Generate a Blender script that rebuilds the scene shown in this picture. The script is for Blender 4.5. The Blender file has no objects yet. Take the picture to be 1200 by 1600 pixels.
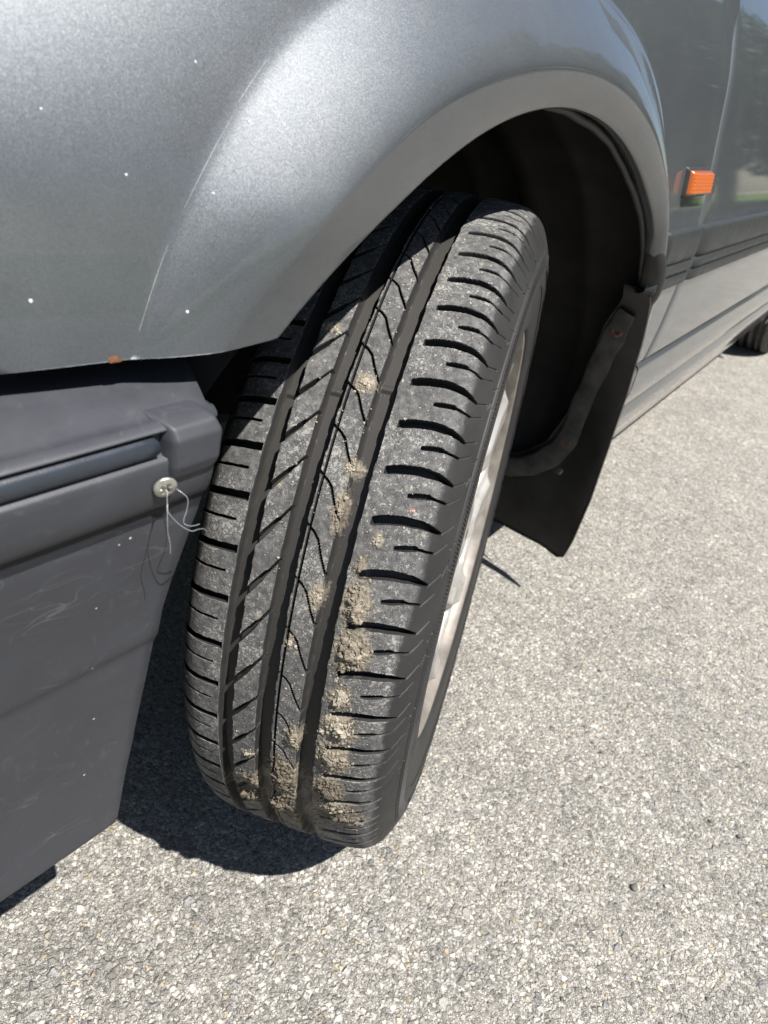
import bpy, math, random
import numpy as np
from mathutils import Matrix, Vector
rng = np.random.default_rng(7)
random.seed(7)
S = bpy.context.scene
COL = S.collection

# ------------------------------------------------------------------ camera, sky, sun, exposure
# world axes: +X out from the car's left flank, +Y towards the car's rear, +Z up
cam = bpy.data.cameras.new('camera')
cam.sensor_fit = 'VERTICAL'
cam.sensor_height = 9.8
cam.sensor_width = 7.35
cam.lens = 1111.98 / 1600 * 9.8
cam.clip_start = 0.01
cam.clip_end = 600
cam.dof.use_dof = True
cam.dof.focus_distance = 0.43
cam.dof.aperture_fstop = 3.6
co = bpy.data.objects.new('camera', cam)
COL.objects.link(co)
CR = Vector((0.79837727, 0.58079764, 0.1589586)); CU = Vector((-0.41929799, 0.34674426, 0.83902182)); CF = Vector((-0.43218391, 0.73650697, -0.52036002))
CPOS = Vector((0.20077779, -0.51483841, 0.64965423))
m = Matrix((CR, CU, -CF)).transposed().to_4x4()
m.translation = CPOS
co.matrix_world = m
S.camera = co

SUN = Vector((0.55, -0.10, 1.0)).normalized()          # direction towards the sun
w = bpy.data.worlds.new('World'); S.world = w; w.use_nodes = True
nt = w.node_tree; nt.nodes.clear()
sky = nt.nodes.new('ShaderNodeTexSky'); sky.sky_type = 'NISHITA'; sky.sun_disc = False
sky.sun_elevation = math.asin(SUN.z); sky.sun_rotation = math.atan2(SUN.x, SUN.y)
sky.air_density = 1.0; sky.dust_density = 0.6; sky.ozone_density = 1.2
bg = nt.nodes.new('ShaderNodeBackground'); bg.inputs['Strength'].default_value = 0.052
wo = nt.nodes.new('ShaderNodeOutputWorld')
nt.links.new(sky.outputs[0], bg.inputs[0]); nt.links.new(bg.outputs[0], wo.inputs[0])
sl = bpy.data.lights.new('sun', 'SUN'); sl.energy = 5.0; sl.angle = math.radians(0.53); sl.color = (1.0, 0.96, 0.9)
so = bpy.data.objects.new('sun', sl); COL.objects.link(so)
so.rotation_euler = SUN.to_track_quat('Z', 'Y').to_euler(); so.location = (3, -0.5, 5)
S.view_settings.view_transform = 'Standard'; S.view_settings.look = 'None'
S.view_settings.exposure = 1.18; S.view_settings.gamma = 1.0
S.view_settings.use_curve_mapping = False
S.cycles.use_denoising = True
S.cycles.max_bounces = 8; S.cycles.caustics_reflective = False; S.cycles.caustics_refractive = False

# ------------------------------------------------------------------ helpers
def link(o, parent=None):
    COL.objects.link(o)
    if parent is not None:
        o.parent = parent
    return o
def raw_mesh(name, V, F, smooth=True):
    """V (n,3), F (m,k) with k 3 or 4, from numpy arrays"""
    V = np.ascontiguousarray(V, dtype=np.float32); F = np.ascontiguousarray(F, dtype=np.int32)
    me = bpy.data.meshes.new(name)
    k = F.shape[1]
    me.vertices.add(len(V)); me.vertices.foreach_set('co', V.ravel())
    me.loops.add(F.size); me.loops.foreach_set('vertex_index', F.ravel())
    me.polygons.add(len(F)); me.polygons.foreach_set('loop_start', np.arange(0, F.size, k, dtype=np.int32))
    me.polygons.foreach_set('use_smooth', np.full(len(F), smooth))
    me.update(calc_edges=True); me.validate()
    return me
def mesh_obj(name, V, F, mat, parent=None, smooth=True):
    me = raw_mesh(name, V, F, smooth)
    if mat: me.materials.append(mat)
    return link(bpy.data.objects.new(name, me), parent)
def grid_faces(nu, nv, wrap_u=False, wrap_v=False, flip=False):
    a = np.arange(nu * nv).reshape(nu, nv)
    if wrap_u: a = np.vstack([a, a[:1]])
    if wrap_v: a = np.hstack([a, a[:, :1]])
    f = np.stack([a[:-1, :-1], a[1:, :-1], a[1:, 1:], a[:-1, 1:]], -1).reshape(-1, 4)
    return f[:, ::-1] if flip else f
def grid_obj(name, P, mat, parent=None, wrap_u=False, wrap_v=False, flip=False, smooth=True):
    nu, nv = P.shape[:2]
    return mesh_obj(name, P.reshape(-1, 3), grid_faces(nu, nv, wrap_u, wrap_v, flip), mat, parent, smooth)
def box(x0, x1, y0, y1, z0, z1, b=0.0):
    V = np.array([[x, y, z] for x in (x0, x1) for y in (y0, y1) for z in (z0, z1)], float)
    F = np.array([[0, 1, 3, 2], [4, 6, 7, 5], [0, 4, 5, 1], [2, 3, 7, 6], [0, 2, 6, 4], [1, 5, 7, 3]])
    return V, F
def bevel(o, wdt, seg=2):
    md = o.modifiers.new('bevel', 'BEVEL'); md.width = wdt; md.segments = seg; md.limit_method = 'ANGLE'
    return o
def tube(path, rad, n=8):
    path = np.asarray(path, float); rad = np.broadcast_to(rad, len(path))
    T = np.gradient(path, axis=0); T /= np.linalg.norm(T, axis=1)[:, None]
    ref = np.array([0.3, 0.2, 1.0]); A = np.cross(T, ref); A /= np.linalg.norm(A, axis=1)[:, None]; B = np.cross(T, A)
    t = np.linspace(0, 2 * np.pi, n, endpoint=False)
    P = path[:, None] + rad[:, None, None] * (np.cos(t)[None, :, None] * A[:, None] + np.sin(t)[None, :, None] * B[:, None])
    V = P.reshape(-1, 3); F = grid_faces(len(path), n, wrap_v=True)
    return V, F
def spline(pts, n):
    pts = np.asarray(pts, float); k = len(pts)
    t = np.linspace(0, k - 1, n); i = np.clip(t.astype(int), 0, k - 2); f = (t - i)[:, None]
    g = lambda j: pts[np.clip(j, 0, k - 1)]
    p0, p1, p2, p3 = g(i - 1), g(i), g(i + 1), g(i + 2)
    return 0.5 * (2 * p1 + (p2 - p0) * f + (2 * p0 - 5 * p1 + 4 * p2 - p3) * f ** 2 + (3 * p1 - p0 - 3 * p2 + p3) * f ** 3)
def tag(o, label=None, cat=None, group=None, kind=None):
    if label: o['label'] = label
    if cat: o['category'] = cat
    if group: o['group'] = group
    if kind: o['kind'] = kind
    return o
def empty(name, parent=None, loc=(0, 0, 0)):
    o = bpy.data.objects.new(name, None); o.empty_display_size = 0.1; o.location = loc
    return link(o, parent)
def sm(x, a, b):
    t = np.clip((x - a) / (b - a), 0, 1); return t * t * (3 - 2 * t)

ICO_V = []
ph = (1 + 5 ** .5) / 2
for s1 in (-1, 1):
    for s2 in (-1, 1):
        ICO_V += [(0, s1, s2 * ph), (s1, s2 * ph, 0), (s2 * ph, 0, s1)]
ICO_V = np.array(ICO_V, float); ICO_V /= np.linalg.norm(ICO_V[0])
_F = []
for i in range(12):
    for j in range(i + 1, 12):
        for k in range(j + 1, 12):
            a, b, c = ICO_V[i], ICO_V[j], ICO_V[k]
            if all(abs(np.linalg.norm(p - q) - 1.0515) < .01 for p, q in ((a, b), (b, c), (a, c))):
                _F.append((i, j, k) if np.dot(np.cross(b - a, c - a), a) > 0 else (i, k, j))
ICO_F = np.array(_F)
def crumbs(C, N, size, flat=0.75, rough=0.28):
    """a heap of uneven grains: centres C, normals N, radii size -> V, F"""
    n = len(C)
    V = np.broadcast_to(ICO_V, (n, 12, 3)) * (1 + rng.normal(0, rough, (n, 12, 1)).clip(-.5, .6))
    R = rng.normal(size=(n, 3, 3)); Q = np.linalg.qr(R)[0]
    V = np.einsum('nij,nkj->nki', Q, V) * (size[:, None, None] * rng.uniform(.7, 1.3, (n, 1, 3)))
    d = np.einsum('nki,ni->nk', V, N)
    V = V - (1 - flat) * d[..., None] * N[:, None]
    V = V + C[:, None]
    F = (ICO_F[None] + 12 * np.arange(n)[:, None, None]).reshape(-1, 3)
    return V.reshape(-1, 3), F

# ------------------------------------------------------------------ materials
class NT:
    def __init__(s, name):
        s.m = bpy.data.materials.new(name); s.m.use_nodes = True
        s.t = s.m.node_tree; s.b = s.t.nodes['Principled BSDF']; s.out = s.t.nodes['Material Output']
    def n(s, typ, **kw):
        nd = s.t.nodes.new('ShaderNode' + typ)
        for k, v in kw.items():
            if hasattr(nd, k): setattr(nd, k, v)
            else: nd.inputs[k.replace('_', ' ')].default_value = v
        return nd
    def l(s, a, b): s.t.links.new(a, b)
    def set(s, **kw):
        for k, v in kw.items():
            s.b.inputs[k.replace('_', ' ')].default_value = v
    def coord(s): return s.n('TexCoord').outputs['Object']
    def noise(s, scale, detail=3, rough=.5, vec=None, dist=0.0):
        nd = s.n('TexNoise'); nd.inputs['Scale'].default_value = scale; nd.inputs['Detail'].default_value = detail
        nd.inputs['Roughness'].default_value = rough; nd.inputs['Distortion'].default_value = dist
        s.l(vec if vec else s.coord(), nd.inputs['Vector']); return nd
    def voro(s, scale, feature='F1', vec=None, rand=1.0):
        nd = s.n('TexVoronoi'); nd.feature = feature; nd.inputs['Scale'].default_value = scale
        nd.inputs['Randomness'].default_value = rand
        s.l(vec if vec else s.coord(), nd.inputs['Vector']); return nd
    def ramp(s, fac, stops, interp='LINEAR'):
        nd = s.n('ValToRGB'); cr = nd.color_ramp; cr.interpolation = interp
        while len(cr.elements) < len(stops): cr.elements.new(.5)
        for e, (p, c) in zip(cr.elements, stops):
            e.position = p; e.color = (c, c, c, 1) if isinstance(c, (int, float)) else (*c, 1)
        s.l(fac, nd.inputs[0]); return nd.outputs[0]
    def mix(s, fac, a, b, mode='MIX'):
        nd = s.n('Mix'); nd.data_type = 'RGBA'; nd.blend_type = mode
        for k, v in ((0, fac), (6, a), (7, b)):
            if hasattr(v, 'is_linked') or hasattr(v, 'links'): s.l(v, nd.inputs[k])
            else: nd.inputs[k].default_value = v if k == 0 else ((*v, 1) if len(v) == 3 else v)
        return nd.outputs[2]
    def math(s, op, a, b=None, clamp=False):
        nd = s.n('Math'); nd.operation = op; nd.use_clamp = clamp
        for k, v in ((0, a), (1, b)):
            if v is None: continue
            if isinstance(v, (int, float)): nd.inputs[k].default_value = v
            else: s.l(v, nd.inputs[k])
        return nd.outputs[0]
    def bump(s, h, strength=.3, dist=.001, normal=None):
        nd = s.n('Bump'); nd.inputs['Strength'].default_value = strength; nd.inputs['Distance'].default_value = dist
        s.l(h, nd.inputs['Height'])
        if normal: s.l(normal, nd.inputs['Normal'])
        return nd.outputs[0]
    def attr(s, name):
        nd = s.n('Attribute'); nd.attribute_name = name; return nd.outputs['Fac']

def paint_mat():
    k = NT('metallic_grey_paint'); c = k.coord()
    fl = k.voro(3000, vec=c)
    geo = k.n('NewGeometry')
    sub = k.n('VectorMath'); sub.operation = 'SUBTRACT'; k.l(fl.outputs['Color'], sub.inputs[0]); sub.inputs[1].default_value = (.5, .5, .5)
    sc = k.n('VectorMath'); sc.operation = 'SCALE'; k.l(sub.outputs[0], sc.inputs[0]); sc.inputs['Scale'].default_value = .15
    ad = k.n('VectorMath'); ad.operation = 'ADD'; k.l(geo.outputs['Normal'], ad.inputs[0]); k.l(sc.outputs[0], ad.inputs[1])
    nm = k.n('VectorMath'); nm.operation = 'NORMALIZE'; k.l(ad.outputs[0], nm.inputs[0])
    k.l(nm.outputs[0], k.b.inputs['Normal'])
    v = k.noise(1300, 2, .6, c)
    col = k.ramp(v.outputs[0], [(.3, (.083, .092, .103)), (.7, (.101, .111, .124))])
    dust = k.noise(14, 5, .65, c)
    df = k.ramp(dust.outputs[0], [(.45, 0.0), (.8, .10)])
    col = k.mix(df, col, (.33, .32, .30))
    k.l(col, k.b.inputs['Base Color'])
    k.set(Metallic=.66, Roughness=.54, Coat_Weight=1.0, Coat_Roughness=.045, Coat_IOR=1.42)
    return k.m
def plastic_mat(name, col, rough=.5, scr=True, lo=.8, spec=.5):
    k = NT(name); c = k.coord()
    n = k.noise(35, 6, .65, c)
    base = k.ramp(n.outputs[0], [(.3, tuple(x * lo for x in col)), (.7, tuple(col))])
    fine = k.noise(1400, 2, .6, c)
    if scr:
        sx = k.n('SeparateXYZ'); k.l(c, sx.inputs[0])
        low_z = k.ramp(sx.outputs[2], [(.470, 1.0), (.490, .12)])
        for scl, seed, st in ((11, (3, 1, 2), .0016), (19, (9, 4, 7), .0020), (31, (1, 8, 5), .0030), (48, (6, 2, 9), .004)):
            mp = k.n('Mapping'); mp.inputs['Location'].default_value = seed; mp.inputs['Rotation'].default_value = seed
            mp.inputs['Scale'].default_value = (1, .7, 2.1); k.l(c, mp.inputs[0])
            wn = k.noise(scl, 1.5, .4, mp.outputs[0])
            e = k.math('ABSOLUTE', k.math('SUBTRACT', wn.outputs[0], .5))
            ln = k.ramp(e, [(0, 1.0), (st, .6), (st * 2.0, 0.0)])
            mk = k.noise(24, 2, .5, mp.outputs[0])
            ln = k.math('MULTIPLY', ln, k.ramp(mk.outputs[0], [(.54, 0.0), (.68, .30)]))
            ln = k.math('MULTIPLY', ln, low_z)
            base = k.mix(ln, base, (.17, .172, .18))
        scf = k.noise(70, 4, .7, c, 1.5)
        base = k.mix(k.ramp(scf.outputs[0], [(.60, 0.0), (.78, .25)]), base, (.13, .132, .14))
        sp = k.voro(150, 'F1', c)
        spm = k.ramp(sp.outputs['Distance'], [(.06, .8), (.11, 0.0)])
        rnd = k.n('SeparateColor'); k.l(sp.outputs['Color'], rnd.inputs[0])
        spm = k.math('MULTIPLY', spm, k.math('GREATER_THAN', rnd.outputs[0], .955))
        base = k.mix(spm, base, (.55, .55, .52))
    k.l(base, k.b.inputs['Base Color'])
    k.set(Roughness=rough); k.b.inputs['Specular IOR Level'].default_value = spec
    r = k.ramp(n.outputs[0], [(.3, rough - .08), (.75, rough + .12)]); k.l(r, k.b.inputs['Roughness'])
    k.l(k.bump(fine.outputs[0], .25, .0003), k.b.inputs['Normal'])
    return k.m
def rubber_mat():
    k = NT('tyre_rubber'); c = k.coord()
    dep = k.attr('depth'); sc = k.attr('across')
    n1 = k.noise(900, 3, .62, c); n2 = k.noise(240, 4, .62, c); n3 = k.noise(28, 4, .6, c)
    rub = k.ramp(n3.outputs[0], [(.3, (.012, .012, .013)), (.7, (.022, .0215, .021))])
    # contact face: greyed by road dust, stops at a ragged line before the shoulder
    edge = k.math('ADD', k.math('ADD', sc, k.math('MULTIPLY', k.math('SUBTRACT', n2.outputs[0], .5), .06)), k.math('MULTIPLY', k.math('SUBTRACT', n3.outputs[0], .5), .14))
    face = k.ramp(edge, [(.0, 1.0), (.4, 1.0), (.500, 1.0), (.530, 0.0)])
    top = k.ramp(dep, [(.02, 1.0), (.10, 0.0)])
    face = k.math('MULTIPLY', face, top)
    grey = k.ramp(n2.outputs[0], [(.32, (.038, .038, .039)), (.50, (.066, .066, .066)), (.70, (.115, .113, .109))])
    col = k.mix(face, rub, grey)
    na = k.noise(420, 5, .72, c, .6); nb = k.noise(1500, 3, .65, c)
    lean = k.math('MULTIPLY', k.math('SUBTRACT', n3.outputs[0], .5), .42)
    spk = k.ramp(k.math('ADD', na.outputs[0], lean), [(.575, 0.0), (.625, .9)])
    spk2 = k.ramp(k.math('ADD', nb.outputs[0], lean), [(.60, 0.0), (.66, .8)])
    sp = k.math('MULTIPLY', k.math('MAXIMUM', spk, spk2), face)
    col = k.mix(k.math('MULTIPLY', sp, .68), col, (.33, .322, .30))
    pale = k.math('MULTIPLY', k.ramp(k.noise(75, 5, .7, c).outputs[0], [(.62, 0.0), (.72, .55)]), face)
    col = k.mix(pale, col, (.40, .36, .28))
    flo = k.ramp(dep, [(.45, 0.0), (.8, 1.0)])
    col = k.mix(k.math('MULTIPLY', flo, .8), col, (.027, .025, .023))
    md = k.attr('mud'); nm1 = k.noise(330, 5, .7, c); nm2 = k.noise(80, 3, .6, c)
    mf = k.math('ADD', md, k.math('MULTIPLY', k.math('SUBTRACT', nm1.outputs[0], .5), 1.1))
    mf = k.ramp(mf, [(.20, 0.0), (.42, .95)])
    mf = k.math('MULTIPLY', mf, k.ramp(md, [(.04, 0.0), (.16, 1.0)]))
    mcol = k.ramp(nm2.outputs[0], [(.35, (.085, .073, .056)), (.65, (.20, .175, .136))])
    col = k.mix(mf, col, mcol)
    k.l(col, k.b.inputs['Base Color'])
    rr = k.math('ADD', .62, k.math('MULTIPLY', face, .25)); k.l(rr, k.b.inputs['Roughness'])
    h = k.math('ADD', k.math('MULTIPLY', n1.outputs[0], face), k.math('MULTIPLY', n2.outputs[0], .3))
    k.l(k.bump(h, .55, .0006), k.b.inputs['Normal'])
    k.b.inputs['Specular IOR Level'].default_value = .35
    return k.m
def asphalt_mat():
    k = NT('asphalt'); c = k.coord()
    def layer(scale, seed, warp):
        mp = k.n('Mapping'); mp.inputs['Location'].default_value = seed; mp.inputs['Rotation'].default_value = (0, 0, seed[0]); k.l(c, mp.inputs[0])
        wn = k.noise(scale * 1.1, 4, .65, mp.outputs[0])
        wm = k.n('VectorMath'); wm.operation = 'MULTIPLY_ADD'; k.l(wn.outputs['Color'], wm.inputs[0]); wm.inputs[1].default_value = (warp / scale,) * 3; k.l(mp.outputs[0], wm.inputs[2])
        f = k.voro(scale, 'F1', wm.outputs[0]); e = k.voro(scale, 'DISTANCE_TO_EDGE', wm.outputs[0])
        sep = k.n('SeparateColor'); k.l(f.outputs['Color'], sep.inputs[0])
        return e.outputs[0], sep
    e0, s0 = layer(135, (2, 7, 0), .85); e1, s1 = layer(235, (0, 0, 0), .85); e2, s2 = layer(410, (5, 3, 1), .9); e3, s3 = layer(720, (1, 9, 4), .75)
    st = [(0, (.125, .123, .117)), (.25, (.225, .219, .205)), (.6, (.33, .32, .298)), (.88, (.41, .398, .37)), (1, (.50, .485, .45))]
    c0, c1, c2, c3 = (k.ramp(q.outputs[0], st) for q in (s0, s1, s2, s3))
    warm = k.math('MULTIPLY', k.math('GREATER_THAN', s1.outputs[1], .95), .55)
    c1 = k.mix(warm, c1, (.40, .315, .20))
    cool = k.math('MULTIPLY', k.math('GREATER_THAN', s0.outputs[1], .6), .35)
    c0 = k.mix(cool, c0, (.24, .25, .27))
    p0 = k.math('GREATER_THAN', s0.outputs[2], .94); p1 = k.math('GREATER_THAN', s1.outputs[2], .55); p2 = k.math('GREATER_THAN', s2.outputs[2], .36)
    def msk(p, e, a, b): return k.math('MULTIPLY', p, k.ramp(e, [(a, 0.0), (b, 1.0)]))
    m0, m1, m2 = msk(p0, e0, .03, .09), msk(p1, e1, .035, .11), msk(p2, e2, .03, .12)
    m3 = k.ramp(e3, [(.02, .18), (.13, 1.0)])
    binder = k.ramp(k.noise(600, 3, .6, c).outputs[0], [(.35, (.065, .064, .062)), (.7, (.17, .166, .156))])
    col = k.mix(m3, binder, c3); col = k.mix(m2, col, c2); col = k.mix(m1, col, c1); col = k.mix(m0, col, c0)
    grain = k.ramp(k.noise(1500, 3, .7, c).outputs[0], [(.3, .82), (.7, 1.16)])
    col = k.mix(1.0, col, grain, 'MULTIPLY')
    t1 = k.ramp(k.noise(5.5, 5, .62, c).outputs[0], [(.3, (1.02, 1.005, .99)), (.7, (1.29, 1.26, 1.215))])
    t2 = k.ramp(k.noise(27, 4, .65, c, .4).outputs[0], [(.30, .84), (.5, 1.0), (.72, 1.10)])
    col = k.mix(1.0, k.mix(1.0, col, t1, 'MULTIPLY'), t2, 'MULTIPLY')
    k.l(col, k.b.inputs['Base Color'])
    def hgt(m, e, s_, lo): return k.math('MULTIPLY', k.math('MULTIPLY', m, k.ramp(e, [(0, 0.0), (.3, 1.0)])), k.math('ADD', lo, k.math('MULTIPLY', s_.outputs[1], .6)))
    h = k.math('MAXIMUM', k.math('MAXIMUM', hgt(p0, e0, s0, .9), hgt(p1, e1, s1, .55)), k.math('MAXIMUM', hgt(p2, e2, s2, .32), k.math('MULTIPLY', k.ramp(e3, [(0, 0.0), (.3, 1.0)]), .3)))
    h = k.math('ADD', h, k.math('MULTIPLY', k.noise(900, 3, .7, c).outputs[0], .35))
    k.l(k.bump(h, 1.0, .0030), k.b.inputs['Normal'])
    k.set(Roughness=.75); k.b.inputs['Specular IOR Level'].default_value = .35
    return k.m
def simple_mat(name, col, rough=.6, metal=0.0, var=.25, scale=60, bump=0.0, spec=.5):
    k = NT(name); c = k.coord(); n = k.noise(scale, 5, .6, c)
    base = k.ramp(n.outputs[0], [(.3, tuple(x * (1 - var) for x in col)), (.7, tuple(min(1, x * (1 + var)) for x in col))])
    k.l(base, k.b.inputs['Base Color']); k.set(Roughness=rough, Metallic=metal)
    k.b.inputs['Specular IOR Level'].default_value = spec
    if bump: k.l(k.bump(n.outputs[0], .5, bump), k.b.inputs['Normal'])
    return k.m
M_PAINT = paint_mat()
M_BUMP = plastic_mat('bumper_plastic', (.034, .0365, .045), .55)
M_STRIP = plastic_mat('insert_strip_plastic', (.022, .028, .038), .36, scr=False)
M_MOULD = plastic_mat('side_moulding_plastic', (.026, .029, .030), .48, scr=False, spec=.3)
M_TYRE = rubber_mat()
M_ASPH = asphalt_mat()
M_LINER = simple_mat('liner_plastic', (.011, .0105, .010), .75, var=.6, scale=16, bump=.002, spec=.25)
M_FLAP = simple_mat('mud_flap_rubber', (.014, .0138, .0132), .52, var=.65, scale=22, bump=.0004, spec=.4)
M_STRAP = simple_mat('dusty_strap', (.050, .049, .046), .7, var=.5, scale=40, bump=.0004, spec=.3)
M_BLACK = simple_mat('black_rubber', (.016, .016, .017), .55, var=.3, scale=60, spec=.4)
M_RUST = simple_mat('rusty_steel', (.14, .062, .030), .8, var=.5, scale=300, bump=.0005)
M_SCREW = simple_mat('zinc_screw', (.40, .385, .345), .42, metal=.8, var=.3, scale=300)
M_MUD = simple_mat('dried_mud', (.185, .160, .124), .95, var=.45, scale=260, bump=.0006, spec=.2)
M_MUDD = simple_mat('damp_mud', (.098, .083, .063), .95, var=.45, scale=260, bump=.0006, spec=.2)
M_SAND = simple_mat('pale_grit', (.26, .232, .185), .95, var=.35, scale=400, spec=.2)
M_PINK = simple_mat('pink_grit', (.30, .19, .165), .95, var=.5, scale=600, spec=.2)
M_STONE = simple_mat('dark_stone', (.085, .08, .07), .8, var=.4, scale=220, bump=.0004)
M_PALE = simple_mat('pale_stone', (.36, .35, .31), .8, var=.3, scale=220, bump=.0004)
M_CHIP = simple_mat('paint_chip_white', (.50, .52, .54), .6, var=.05)
M_SCR = simple_mat('scratched_primer', (.27, .28, .29), .6, var=.3, scale=200)
M_GREEN = simple_mat('verge_grass', (.075, .115, .028), .9, var=.5, scale=8, bump=.02, spec=.2)
M_LEAF = simple_mat('tree_leaves', (.045, .085, .022), .6, var=.5, scale=3)
M_BARK = simple_mat('tree_bark', (.11, .085, .06), .9, var=.4, scale=12, bump=.02)
def rim_mat():
    k = NT('silver_wheel_cover'); c = k.coord(); n = k.noise(45, 5, .6, c)
    d = k.ramp(n.outputs[0], [(.5, 0.0), (.75, .55)])
    k.l(k.mix(d, (.38, .37, .355), (.16, .115, .08)), k.b.inputs['Base Color'])
    k.set(Metallic=.45, Roughness=.34); return k.m
M_RIM = rim_mat()
M_RIMD = simple_mat('brownish_rim', (.20, .180, .160), .5, metal=.3, var=.35, scale=40)  # brownish reflection on the rim lip painted into the colour, along with dirt
def lens_mat():
    k = NT('amber_lens'); c = k.coord()
    k.set(Base_Color=(.46, .10, .012, 1), Roughness=.16, Transmission_Weight=.12, Coat_Weight=.5, Subsurface_Weight=0.0)
    return k.m
M_LENS = lens_mat()
def glass_mat():
    k = NT('car_glass'); k.set(Base_Color=(.02, .025, .025, 1), Roughness=.02, Metallic=0.0); k.b.inputs['Specular IOR Level'].default_value = .7
    return k.m
M_GLASS = glass_mat()
def line_mat():
    k = NT('clear_plastic_line'); k.set(Base_Color=(.20, .21, .23, 1), Roughness=.22, Transmission_Weight=.35); return k.m
M_LINE = line_mat()

# ------------------------------------------------------------------ the ground
GZ = .010                                   # height of the road surface
V, F = np.array([[-150, -150, GZ], [150, -150, GZ], [150, 150, GZ], [-150, 150, GZ]], float), np.array([[0, 1, 2, 3]])
tag(mesh_obj('asphalt_ground', V, F, M_ASPH), kind='structure')
V = np.array([[4.2, -60, GZ + .004], [60, -60, GZ + .004], [60, 120, GZ + .004], [4.2, 120, GZ + .004]], float)
tag(mesh_obj('grass_verge', V, F, M_GREEN), kind='structure')

# ------------------------------------------------------------------ the car
car = tag(empty('car'), 'grey metallic car with its muddy front wheel turned outwards', 'car')
YA, ZA = -.0222, .3033                      # wheel arch centre in the flank's plane
_zf = np.arange(.10, 1.0, .001)
_xf = np.interp(_zf, [.10, .18, .205, .24, .33, .43, .52, .55, .61, .70, .736, .768, .83, .90, 1.0], [-.08, -.066, -.060, -.042, -.018, -.006, -.002, -.003, -.011, -.026, -.037, -.049, -.083, -.14, -.2])
_kz = np.exp(-.5 * (np.arange(-40, 41) / 13.) ** 2); _kz /= _kz.sum()
_xf = np.convolve(np.pad(_xf, 40, mode='edge'), _kz, 'valid')
_xf = _xf - .006 * np.exp(-.5 * ((_zf - .383) / .0035) ** 2) - .009 * np.exp(-.5 * ((_zf - .292) / .009) ** 2) + .004 * np.exp(-.5 * ((_zf - .34) / .018) ** 2)
def flank(Y, Z):
    return np.interp(Z, _zf, _xf) - .52 * np.maximum(0, -.15 - Y) ** 2 - 4.2 * np.maximum(0, Z - .598) ** 2 * sm(Y, -.20, -.40)
def lip_r(t): return np.interp(t, [20, 42.6, 51.5, 65.9, 74, 82, 94, 101, 109, 116, 124, 131, 138, 150, 158, 165, 180, 200], [.356, .3503, .3485, .3487, .3483, .3470, .3446, .3446, .3458, .3488, .3543, .364, .3736, .3770, .394, .405, .412, .418])
def crest_r(t): return np.interp(t, [20, 40.6, 45.9, 52.3, 63.5, 69, 74.9, 84.4, 94.8, 108.8, 121.9, 133.7, 150, 200], [.366, .3742, .3775, .3809, .3814, .3772, .372, .3668, .3646, .3651, .3714, .381, .388, .424])
def crease_r(t): return np.interp(t, [20, 36.4, 39, 42.8, 46.1, 49, 52.5, 59, 75, 90, 98.5, 106.8, 112, 118, 124, 128, 134, 145, 200], [.385, .3986, .4082, .4149, .4189, .4225, .4255, .4288, .427, .420, .4144, .4175, .4193, .4187, .4151, .409, .400, .399, .430])
_tt = np.arange(0., 230., .5)
def smt(fn, s=5):
    y = fn(_tt); k = np.exp(-.5 * (np.arange(-20, 21) / s) ** 2); k /= k.sum()
    y = np.convolve(np.pad(y, 20, mode='edge'), k, 'valid'); return lambda t: np.interp(t, _tt, y)
lip_r, crest_r, crease_r = smt(lip_r, 6), smt(crest_r, 8), smt(crease_r, 7)
def fender_x(Y, Z):
    dY, dZ = Y - YA, Z - ZA
    r = np.hypot(dY, dZ); t = np.degrees(np.arctan2(dZ, -dY)) % 360
    body = flank(Y, Z)
    l, c, c2 = lip_r(t), crest_r(t), crease_r(t)
    amp = sm(t, 165, 140) * (1 - .62 * sm(Z, .605, .535) * (Y < YA))
    xl = -.0012; xc = xl + .0066
    s = np.radians(t)
    Yc, Zc = YA - c2 * np.cos(s), ZA + c2 * np.sin(s)
    xb = flank(Yc, Zc)
    taper = .52 * np.maximum(0, -.15 - Y) ** 2 * .30
    xc = np.maximum(xc - taper, xb + .003)
    u1 = np.clip((r - l) / np.maximum(c - l, 1e-4), 0, 1); u2 = np.clip((r - c) / np.maximum(c2 - c, 1e-4), 0, 2.5)
    xin = (xl - taper) + (xc - xl + taper) * (1 - (1 - u1) ** 1.45)
    xo = xc + (xb - xc) * u2 ** 1.32
    fl = np.where(r < c, xin, xo)
    k = .0016                               # fillet where the flare runs out into the panel
    out = np.where(r < c, fl, .5 * (fl + body + np.sqrt((fl - body) ** 2 + k * k * np.clip((r - c) / .02, 0, 1))))
    return body + (out - body) * amp
Z_FB = .5395                                # lower edge of the fender above the bumper
def z_low(Y): return Z_FB + .0012 * sm(Y, -.345, -.285)
Y_FF, Y_FR, Z_TOP, Z_BOT = -.3945, .4175, .82, .205
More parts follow.
